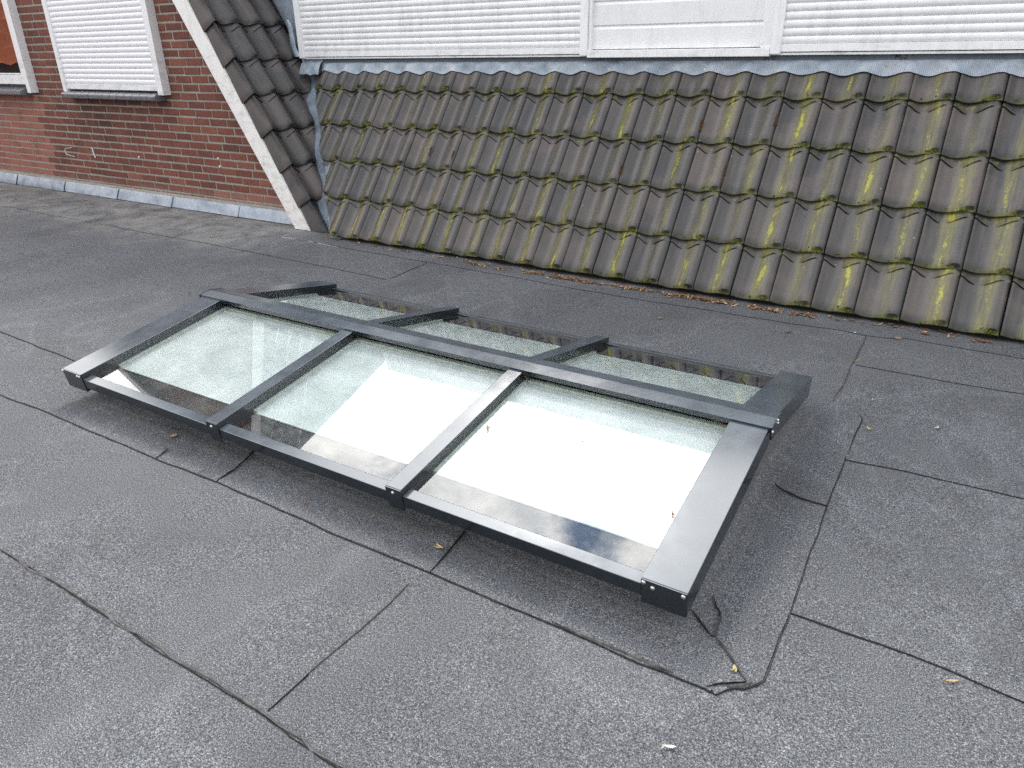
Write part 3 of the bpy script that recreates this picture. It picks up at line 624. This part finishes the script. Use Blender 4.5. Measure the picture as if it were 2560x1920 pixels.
# lead cheek on the left of the dormer
mb = MB(); rows = []
for q in range(50):
    z = 1.10 + q * .036; x0 = -.03 - .62 * z; n3 = mnoise.noise(Vector((z * 6, 0, 4))); n4 = mnoise.noise(Vector((z * 17, 0, 8)))
    p0 = Vector((x0 - .08, .89, z)) + EN2 * -.02; p1 = Vector((x0 + .02, .80 + .01 * n3, z)); p2 = Vector((.5 * x0 - .36, .765 + .012 * n4, z)); p3 = Vector((-.715, .742 + .008 * n3, z)); p4 = Vector((-.69, .76, z))
    rows.append([p0, p1, p1.lerp(p2, .5) + Vector((0, .01 * n4, 0)), p2, p3, p4])
mb.grid(rows); build("cheek_flashing", mb, M_LEAD2, dor, smooth=True, angle=70)
mb = MB(); rows = []
for q in range(18):
    z = 1.215 + q * .0155; n3 = mnoise.noise(Vector((z * 14, 2, 4))); wdt = .030 + .014 * n3 - .012 * sm(.8, 1, q / 17) + .01 * sm(.3, 0, q / 17)
    cx = -.725 - .012 * math.sin(q * .33) - .07 * (q / 17)
    rows.append([(cx - wdt, .712, z), (cx - wdt * .4, .694 + .008 * n3, z), (cx + wdt * .3, .690 - .006 * n3, z), (cx + wdt, .702, z)])
mb.grid(rows); build("cheek_flap", mb, M_LEAD2, dor, smooth=True, angle=70)
mb = MB(); rows = []
for q in range(14):
    x = -.70 + q * .016; n3 = mnoise.noise(Vector((x * 20, 2, 4)))
    rows.append([onm(x, 1.25 + .012 * n3, .018 + .006 * n3), onm(x, 1.29, .028 + .01 * n3), onm(x, 1.335, .030 - .008 * n3), (x, .745, 1.18 + .012 * n3), (x, .752, 1.205)])
mb.grid(rows); build("corner_flashing", mb, M_LEAD2, dor, smooth=True, angle=70)

# gable windows
YG = .172
s = shutter("closed roller shutter in the brick gable", -3.24, -1.765, .052, .070, .965, 2.3, YG, .0415, M_SLATG, house, .048, .075)
for gr in [c for c in s.children if c.name.startswith('guide_rail')]:
    for v in gr.data.vertices:
        if v.co.z < 1: v.co.z -= .022
sill = None
mb = MB()
nT = 13; x0, x1 = -3.245, -1.84
for q in range(nT):
    a = x0 + (x1 - x0) * q / nT + .003; b = x0 + (x1 - x0) * (q + 1) / nT - .003
    sec = [(.245, .958), (.18, .950), (.155, .942), (.143, .930), (.139, .915), (.143, .897), (.155, .890), (.245, .890)]
    n_ = len(sec); mb.add([(a, y, z) for y, z in sec] + [(b, y, z) for y, z in sec], [(i, (i + 1) % n_, n_ + (i + 1) % n_, n_ + i) for i in range(n_)] + [tuple(range(n_)), tuple(range(2 * n_ - 1, n_ - 1, -1))])
build("window_sill", mb, M_SILL, s, smooth=True, angle=40)
win = thing("window", parent=house); win['label'] = "uncovered window mirroring an orange roof"
bx("guide_rail", M_WHITE, win, -3.88, -3.815, YG, .25, .925, 2.35); bx("frame", M_WHITE, win, -3.945, -3.88, .19, .25, 1.0, 2.35)
fr_ = bx("frame", M_WHITE, win, -5.6, -3.945, .19, .25, 1.0, 1.082)
bx("bead", M_WHITE, fr_, -5.6, -3.945, .20, .25, 1.086, 1.098, .001)
bx("pane", M_WIN, win, -5.6, -3.94, .235, .245, 1.09, 2.35, 0)
mb = MB(); x0, x1 = -5.4, -3.93
for q in range(10):
    a = x0 + (x1 - x0) * q / 10 + .002; b = x0 + (x1 - x0) * (q + 1) / 10 - .002; sec = [(.245, .985), (.13, .945), (.122, .915), (.13, .905), (.245, .905)]
    n_ = 5; mb.add([(a, y, z) for y, z in sec] + [(b, y, z) for y, z in sec], [(i, (i + 1) % n_, n_ + (i + 1) % n_, n_ + i) for i in range(n_)] + [tuple(range(n_)), tuple(range(2 * n_ - 1, n_ - 1, -1))])
build("window_sill", mb, M_SILL, win, bevel=.004)
# hook, plugs
def tube(pts, r, n=8):
    mb = MB(); rows = []
    for i, p in enumerate(pts):
        p = Vector(p); d_ = (Vector(pts[min(len(pts) - 1, i + 1)]) - Vector(pts[max(0, i - 1)])).normalized(); a = d_.orthogonal().normalized(); b = d_.cross(a)
        if i and a.dot(pa) < 0: a = -a
        if i: a = (pa - d_ * pa.dot(d_)).normalized(); b = d_.cross(a)
        pa = a; rows.append([p + a * (r * math.cos(k * 6.2832 / n)) + b * (r * math.sin(k * 6.2832 / n)) for k in range(n)])
    mb.grid(rows, closed=True); return mb
hp = [(-3.478, .25, .43), (-3.482, .225, .432), (-3.49, .205, .430)] + [(-3.49 - .034 * math.sin(R_(a)), .196, .402 + .030 * math.cos(R_(a))) for a in range(0, 200, 20)] + [(-3.462, .21, .362), (-3.45, .235, .352)]
build("wall_hook", tube(hp, .0036), M_SPACER, house, smooth=True)
for (x, z) in ((-2.403, .407), (-1.30, .458), (-1.298, .394)):
    mb = tube([(x, .25, z), (x, .238, z), (x, .2375, z)], .008, 10); mb.f.append(tuple(range(20, 30))); build("wall_plug", mb, M_WHITE, house)
mb = tube([(-3.13, .243, .45), (-3.12, .240, .42), (-3.105, .241, .36)], .005, 6); build("wall_bracket", mb, M_WHITE, house)

# ------------------------------------------------------------------ skylight
sk = thing("skylight", "low double-pitched anthracite skylight with six glass panes and a ridge cap", "skylight", (2.43, -1.8, .05))
SK0 = Vector((2.43, -1.8, .05))
YN, YFAR, YR, ZE, ZR = -2.492, -1.130, -1.783, .130, .2475
AN = math.atan2(ZR - ZE, YR - YN); AF = math.atan2(ZR - ZE, YFAR - YR); LN = math.hypot(ZR - ZE, YR - YN); LF = math.hypot(ZR - ZE, YFAR - YR)
def PN(x, s, h): return Vector((x, YN + s * math.cos(AN) - h * math.sin(AN), ZE + s * math.sin(AN) + h * math.cos(AN))) - SK0
def PF(x, s, h): return Vector((x, YFAR - s * math.cos(AF) + h * math.sin(AF), ZE + s * math.sin(AF) + h * math.cos(AF))) - SK0
def sbox(name, mat, P, x0, x1, s0, s1, h0, h1, bev=.0012, parent=None, cut=0.0):
    mb = MB(); mb.hexa([P(x0, s0, h0), P(x1, s0, h0), P(x1, s1 - cut * (h1 - h0), h0), P(x0, s1 - cut * (h1 - h0), h0), P(x0, s0, h1), P(x1, s0, h1), P(x1, s1, h1), P(x0, s1, h1)])
    return build(name, mb, mat, parent or sk, bevel=bev)
def screw(p, d_, par, r=.0062):
    d_ = d_.normalized(); a = d_.orthogonal().normalized(); b = d_.cross(a); mb = MB(); rows = []
    for rr, h in ((1, -.001), (1, .0012), (.85, .003), (.5, .0042), (.12, .0046)): rows.append([p + d_ * h + a * (r * rr * math.cos(k * .5236)) + b * (r * rr * math.sin(k * .5236)) for k in range(12)])
    mb.grid(rows, closed=True); mb.f.append(tuple(range(48, 60))); build("screw", mb, M_STEEL, par, smooth=True, angle=50)
XV = [(1.182, 1.307), (2.039, 2.094), (2.812, 2.867), (3.572, 3.682)]
for P, L_, near in ((PN, LN, True), (PF, LF, False)):
    for i, (x0, x1) in enumerate(XV):
        verge = i in (0, 3)
        if verge:
            vb = sbox("verge_board", M_ANTH, P, x0, x1, 0, L_ - .012, -.075, 0, .0016, cut=.28)
            sbox("end_plate", M_ANTH, P, x0 + .0005, x1 - .0005, -.0035, -.0004, -.0765, -.0005, .0006, vb)
        else:
            vb = sbox("glazing_bar", M_ANTH, P, x0, x1, 0, L_ - .012, -.045, 0, .0016)
            sbox("end_plate", M_ANTH, P, x0 - .0004, x1 + .0004, -.0035, -.0004, -.074, -.0012, .0006, vb)
        fd = (P(0, -1, 0) - P(0, 0, 0))
        if near:
            if i == 0:
                for xx, hh in ((1.188, -.006), (1.284, -.010), (1.298, -.010)): screw(P(xx, -.0035, hh), fd, vb, .0055)
            elif i == 3:
                for xx, hh in ((3.579, -.009), (3.601, -.018), (3.673, -.010)): screw(P(xx, -.0035, hh), fd, vb, .0062)
            else: screw(P(.5 * (x0 + x1) - .002, -.0035, -.016), fd, vb, .0055)
    for i in range(3):
        xa, xb_ = XV[i][1], XV[i + 1][0]
        sbox("eave_sill", M_ANTH, P, xa + .0008, xb_ - .0008, -.001, .036, -.060, -.020, .002)
        pn = thing("glass_pane", parent=sk)
        sbox("outer_glass", M_GLASS, P, xa - .006, xb_ + .006, .030 if near else .012, L_ - .02, -.034, -.027, 0, pn)
        if not near: sbox("glass_edge", M_SPACER, P, xa - .006, xb_ + .006, .0095, .0118, -.0345, -.0262, 0, pn)
        sbox("inner_glass", M_MILK, P, xa + .014, xb_ - .006, .142, L_ - .048, -.056, -.046, 0, pn)
        sbox("spacer", M_SPACER, P, xa - .005, xa + .014, .142, L_ - .03, -.056, -.0365, 0, pn)
        sbox("spacer", M_SPACER, P, xb_ - .006, xb_ + .005, .142, L_ - .03, -.056, -.0365, 0, pn)
        sbox("spacer", M_SPACER, P, xa + .0142, xb_ - .0062, L_ - .0475, L_ - .03, -.056, -.0365, 0, pn)
        sbox("edge_seal", M_RUBBER, P, xa - .004, xb_ + .004, .0365, .1415, -.060, -.050, 0, pn)
# ridge cap with two folded flanges
mb = MB(); x0, x1 = 1.172, 3.690
sec = [(-1.8365, .228), (-1.838, .2450), (-1.784, .2528), (-1.722, .2440), (-1.7205, .228), (-1.7225, .228), (-1.724, .2423), (-1.784, .2508), (-1.836, .2433), (-1.8345, .228)]
n_ = len(sec); mb.add([Vector((x0, y, z)) - SK0 for y, z in sec] + [Vector((x1, y, z)) - SK0 for y, z in sec], [(i, (i + 1) % n_, n_ + (i + 1) % n_, n_ + i) for i in range(n_)])
rc = build("ridge_cap", mb, M_ANTH, sk)
mb = MB(); prof_ = [(-1.840, .226), (-1.840, .2465), (-1.784, .2545), (-1.720, .2456), (-1.720, .226), (-1.745, .205), (-1.815, .205)]
for xx0, xx1 in ((3.690, 3.6915), (1.1705, 1.172)):
    mb = MB(); n_ = len(prof_); mb.add([Vector((xx0, y, z)) - SK0 for y, z in prof_] + [Vector((xx1, y, z)) - SK0 for y, z in prof_], [(i, (i + 1) % n_, n_ + (i + 1) % n_, n_ + i) for i in range(n_)] + [tuple(range(n_)), tuple(range(2 * n_ - 1, n_ - 1, -1))])
    build("end_plate", mb, M_ANTH, rc)
for y, z in ((-1.772, .242), (-1.765, .230), (-1.828, .229)): screw(Vector((3.6915, y, z)) - SK0, Vector((1, 0, 0)), rc, .005)
# ridge beam below the cap closes the body
mb = MB(); mb.box(1.20 - 2.43, 3.665 - 2.43, -1.802 + 1.8, -1.764 + 1.8, .14 - .05, .232 - .05); build("ridge_beam", mb, M_ANTH, sk)
mb = MB(); mb.box(1.25 - 2.43, 3.64 - 2.43, -2.39 + 1.8, -1.185 + 1.8, .03 - .05, .058 - .05); build("inner_blind", mb, M_RUBBER, sk)

# ------------------------------------------------------------------ leaves and litter
def flake(mb, p, a, L_, W_, curl, r, nrm=Vector((0, 0, 1)), up=.002):
    nrm = nrm.normalized(); t1 = nrm.orthogonal().normalized(); t2 = nrm.cross(t1); d = t1 * math.cos(a) + t2 * math.sin(a); e = nrm.cross(d)
    rows = []
    for q in range(6):
        f_ = q / 5 - .5; w_ = W_ * (math.sin(math.pi * (q + .35) / 5.7)) * r.uniform(.75, 1.2); c_ = curl * (4 * f_ * f_)
        base = p + d * (f_ * L_) + nrm * (up + c_); rows.append([base - e * w_ + nrm * abs(curl) * .6, base, base + e * w_ + nrm * abs(curl) * .8])
    n0 = len(mb.v); mb.grid(rows)
    # a thin underside gives the scrap real thickness
    rows2 = [[v - nrm * .0007 for v in rr] for rr in rows]; mb.grid([list(reversed(rr)) for rr in rows2])
LEAVES = [((1.824, -2.49), 'curled tan leaf scrap on the roof in front of the left pane', M_TAN, .032, .010, 'leaf'),
 ((2.525, -2.542), 'thin rust twig on the roof below the middle pane', M_RED, .030, .0025, 'twig'),
 ((3.008, -2.513), 'small tan leaf scrap beside the short seam under the middle bar', M_TAN, .026, .008, 'leaf'),
 ((2.754, -2.497), 'tiny yellow seed in the skylight shade below the middle pane', M_YEL, .012, .003, 'seed'),
 ((3.809, -2.522), 'round yellow winged seed at the end of the corner seam', M_YEL, .022, .008, 'seed'),
 ((3.756, -2.779), 'curled white scrap on the open roof nearest the viewer', M_PALE, .026, .006, 'scrap'),
 ((4.21, -2.322), 'straight tan stick lying along the right-hand seam', M_TAN, .034, .005, 'twig'),
 ((3.90, -1.194), 'yellow green sprig on the roof beside the far corner of the skylight', M_YEL, .028, .006, 'sprig'),
 ((4.108, -1.067), 'pale flat leaf scrap out on the right side of the roof', M_PALE, .020, .007, 'leaf'),
 ((4.047, -1.285), 'thin greyish twig on the right side of the roof', M_TAN, .026, .0022, 'twig'),
 ((3.443, -.347), 'round dark brown leaf lying alone between skylight and tiles', M_LEAF, .034, .013, 'leaf'),
 ((2.849, -.46), 'pale brown scrap on the roof behind the middle glazing bar', M_TAN, .030, .007, 'leaf'),
 ((-2.164, -.833), 'small white speck on the dusty roof far from the skylight', M_PALE, .022, .008, 'scrap'),
 ((-3.05, .02), 'tan leaf on the darker roof near the brick wall', M_TAN, .045, .016, 'leaf'),
 ((3.711, -.198), 'short pale stick on the seam below the tiles', M_PALE, .022, .005, 'twig'),
 ((3.992, -.05), 'reddish leaf tangle under the tile eave on the right', M_RED, .045, .014, 'leaf'),
 ((3.891, -.184), 'light leaf scrap just below the kinked seam', M_TAN, .038, .008, 'leaf'),
 ((4.061, .02), 'brown leaf scrap tucked against the tile eave', M_LEAF, .032, .010, 'leaf'),
 ((4.221, -.033), 'large brown leaf scrap at the far right of the tile eave', M_LEAF, .042, .012, 'leaf'),
 ((3.61, -.046), 'small brown leaf under the eave right of the litter drift', M_LEAF, .032, .010, 'leaf'),
 ((3.762, -.56), 'thin yellowish twig lying across the raised seam', M_TAN, .055, .002, 'twig'),
 ((3.882, -.932), 'tiny white scrap near the far corner of the skylight', M_PALE, .010, .004, 'scrap')]
rl = random.Random(33)
for (x, y), lab, mat, L_, W_, cat in LEAVES:
    mb = MB(); z = und(x, y)
    flake(mb, Vector((0, 0, 0)), rl.uniform(0, 6.28), L_, W_ * .6, .004 if cat == 'leaf' else .0015, rl)
    if cat in ('leaf', 'sprig', 'seed', 'scrap'): flake(mb, Vector((rl.uniform(-.4, .4) * L_, rl.uniform(-.4, .4) * L_, .001)), rl.uniform(0, 6.28), L_ * .7, W_ * .3, .003, rl)
    o = build({'leaf': 'dry_leaf', 'twig': 'twig', 'seed': 'seed', 'sprig': 'leaf_sprig', 'scrap': 'scrap'}[cat], mb, mat, smooth=True)
    o.location = (x, y, z + .003); o['label'] = lab; o['category'] = {'sprig': 'sprig'}.get(cat, cat); o['group'] = "scraps scattered on the flat roof"
# nests of dead leaves caught on the skylight corners, and one petal on the glass
for (x, s, lab, n_) in ((2.108, LN - .045, "brown debris clump in the upper corner of the middle pane", 16), (2.884, LN - .045, "brown debris clump in the upper corner of the right pane", 22), (3.540, LN - .042, "long brown debris tuft beside the right verge under the ridge", 36)):
    mb = MB()
    for q in range(n_): flake(mb, PN(x + rl.gauss(0, .006 if x < 3.5 else .016), s + rl.gauss(0, .006), -.024 + rl.uniform(0, .012)) - PN(x, s, -.025), rl.uniform(0, 6.28), rl.uniform(.008, .02), rl.uniform(.001, .0035), rl.uniform(-.003, .004), rl, Vector((rl.gauss(0, .5), rl.gauss(0, .5), 1)))
    o = build("debris_clump", mb, M_LEAF, smooth=True); o.location = PN(x, s, -.025) + SK0; o['label'] = lab; o['category'] = 'debris'; o['group'] = "debris caught under the ridge cap"
for (x, s, lab, L_, W_, mat, nm) in ((2.912, .368, "tan petal stuck on the glass beside the second bar", .026, .004, M_TAN, 'petal'), (3.21, .425, "tiny dark speck near the middle of the right pane", .010, .003, M_DECK, 'dirt_speck'), (3.555, .245, "thin red twig leaning on the right verge", .03, .0016, M_RED, 'twig')):
    mb = MB(); flake(mb, Vector((0, 0, 0)), rl.uniform(1, 2), L_, W_, .003, rl); flake(mb, Vector((.002, .003, 0)), rl.uniform(0, 3), L_ * .5, W_ * .8, .002, rl)
    o = build(nm, mb, mat); o.location = PN(x, s, -.026) + SK0; o.rotation_euler = (AN, 0, 0); o['label'] = lab; o['category'] = nm
# drift of litter along the tile eave
mb1 = MB(); mb2 = MB()
DR = [(1.38, 1.56, -.055, 40), (1.6, 1.71, -.06, 24), (1.77, 1.95, -.045, 60), (1.98, 2.36, -.058, 190), (2.36, 2.5, -.05, 30), (2.47, 2.72, -.05, 60), (2.72, 3.12, -.052, 210), (3.16, 3.36, -.05, 90), (3.38, 3.52, -.048, 44), (.6, 1.4, -.03, 36), (3.5, 4.4, -.02, 40), (0, .7, .0, 20)]
for a, b, yc, n_ in DR:
    for q in range(n_):
        x = rl.uniform(a, b); x = .5 * (a + b) + (x - .5 * (a + b)) * rl.choice((1, .9, .7)); y = yc + rl.gauss(0, .014); z = und(x, y) + rl.uniform(.001, .006)
        flake(rl.choice((mb1, mb1, mb2)), Vector((x, y, z)), rl.gauss(0, .8), rl.uniform(.012, .030), rl.uniform(.0022, .006), rl.uniform(-.002, .005), rl, Vector((rl.gauss(0, .3), rl.gauss(0, .3), 1)))
lit = build("leaf_litter", mb1, M_LEAF, smooth=True); lit['kind'] = 'stuff'; lit['label'] = "drift of brown leaf litter along the foot of the mossy tiles"
o = build("pale_litter", mb2, M_TAN, lit, smooth=True); o['kind'] = 'stuff'

# ------------------------------------------------------------------ neighbouring house mirrored in the uncovered window
nb = MB(); nb.hexa([(-26, -12, -6), (-12, -12, -6), (-12, 1, -6), (-26, 1, -6), (-26, -12, 1.2), (-12, -12, 1.2), (-12, 1, 1.2), (-26, 1, 1.2)])
nbo = build("neighbour_house", nb, M_BRICK); nbo['kind'] = 'structure'
nb = MB(); rows = []
for q in range(61):
    f_ = q / 60; x = -11.7 - 4.2 * f_; z = 1.1 + 5.2 * f_ + (.05 if q % 3 == 0 else 0); rows.append([(x, -12.3 + .12 * k, z + .03 * math.sin(k * 2.1)) for k in range(112)])
nb.grid(rows); build("roof", nb, M_ORANGE, nbo)
nb = MB(); nb.box(-12.6, -11.9, -3.2, -3.0, 1.0, 3.4); build("dormer", nb, M_SILL, nbo)
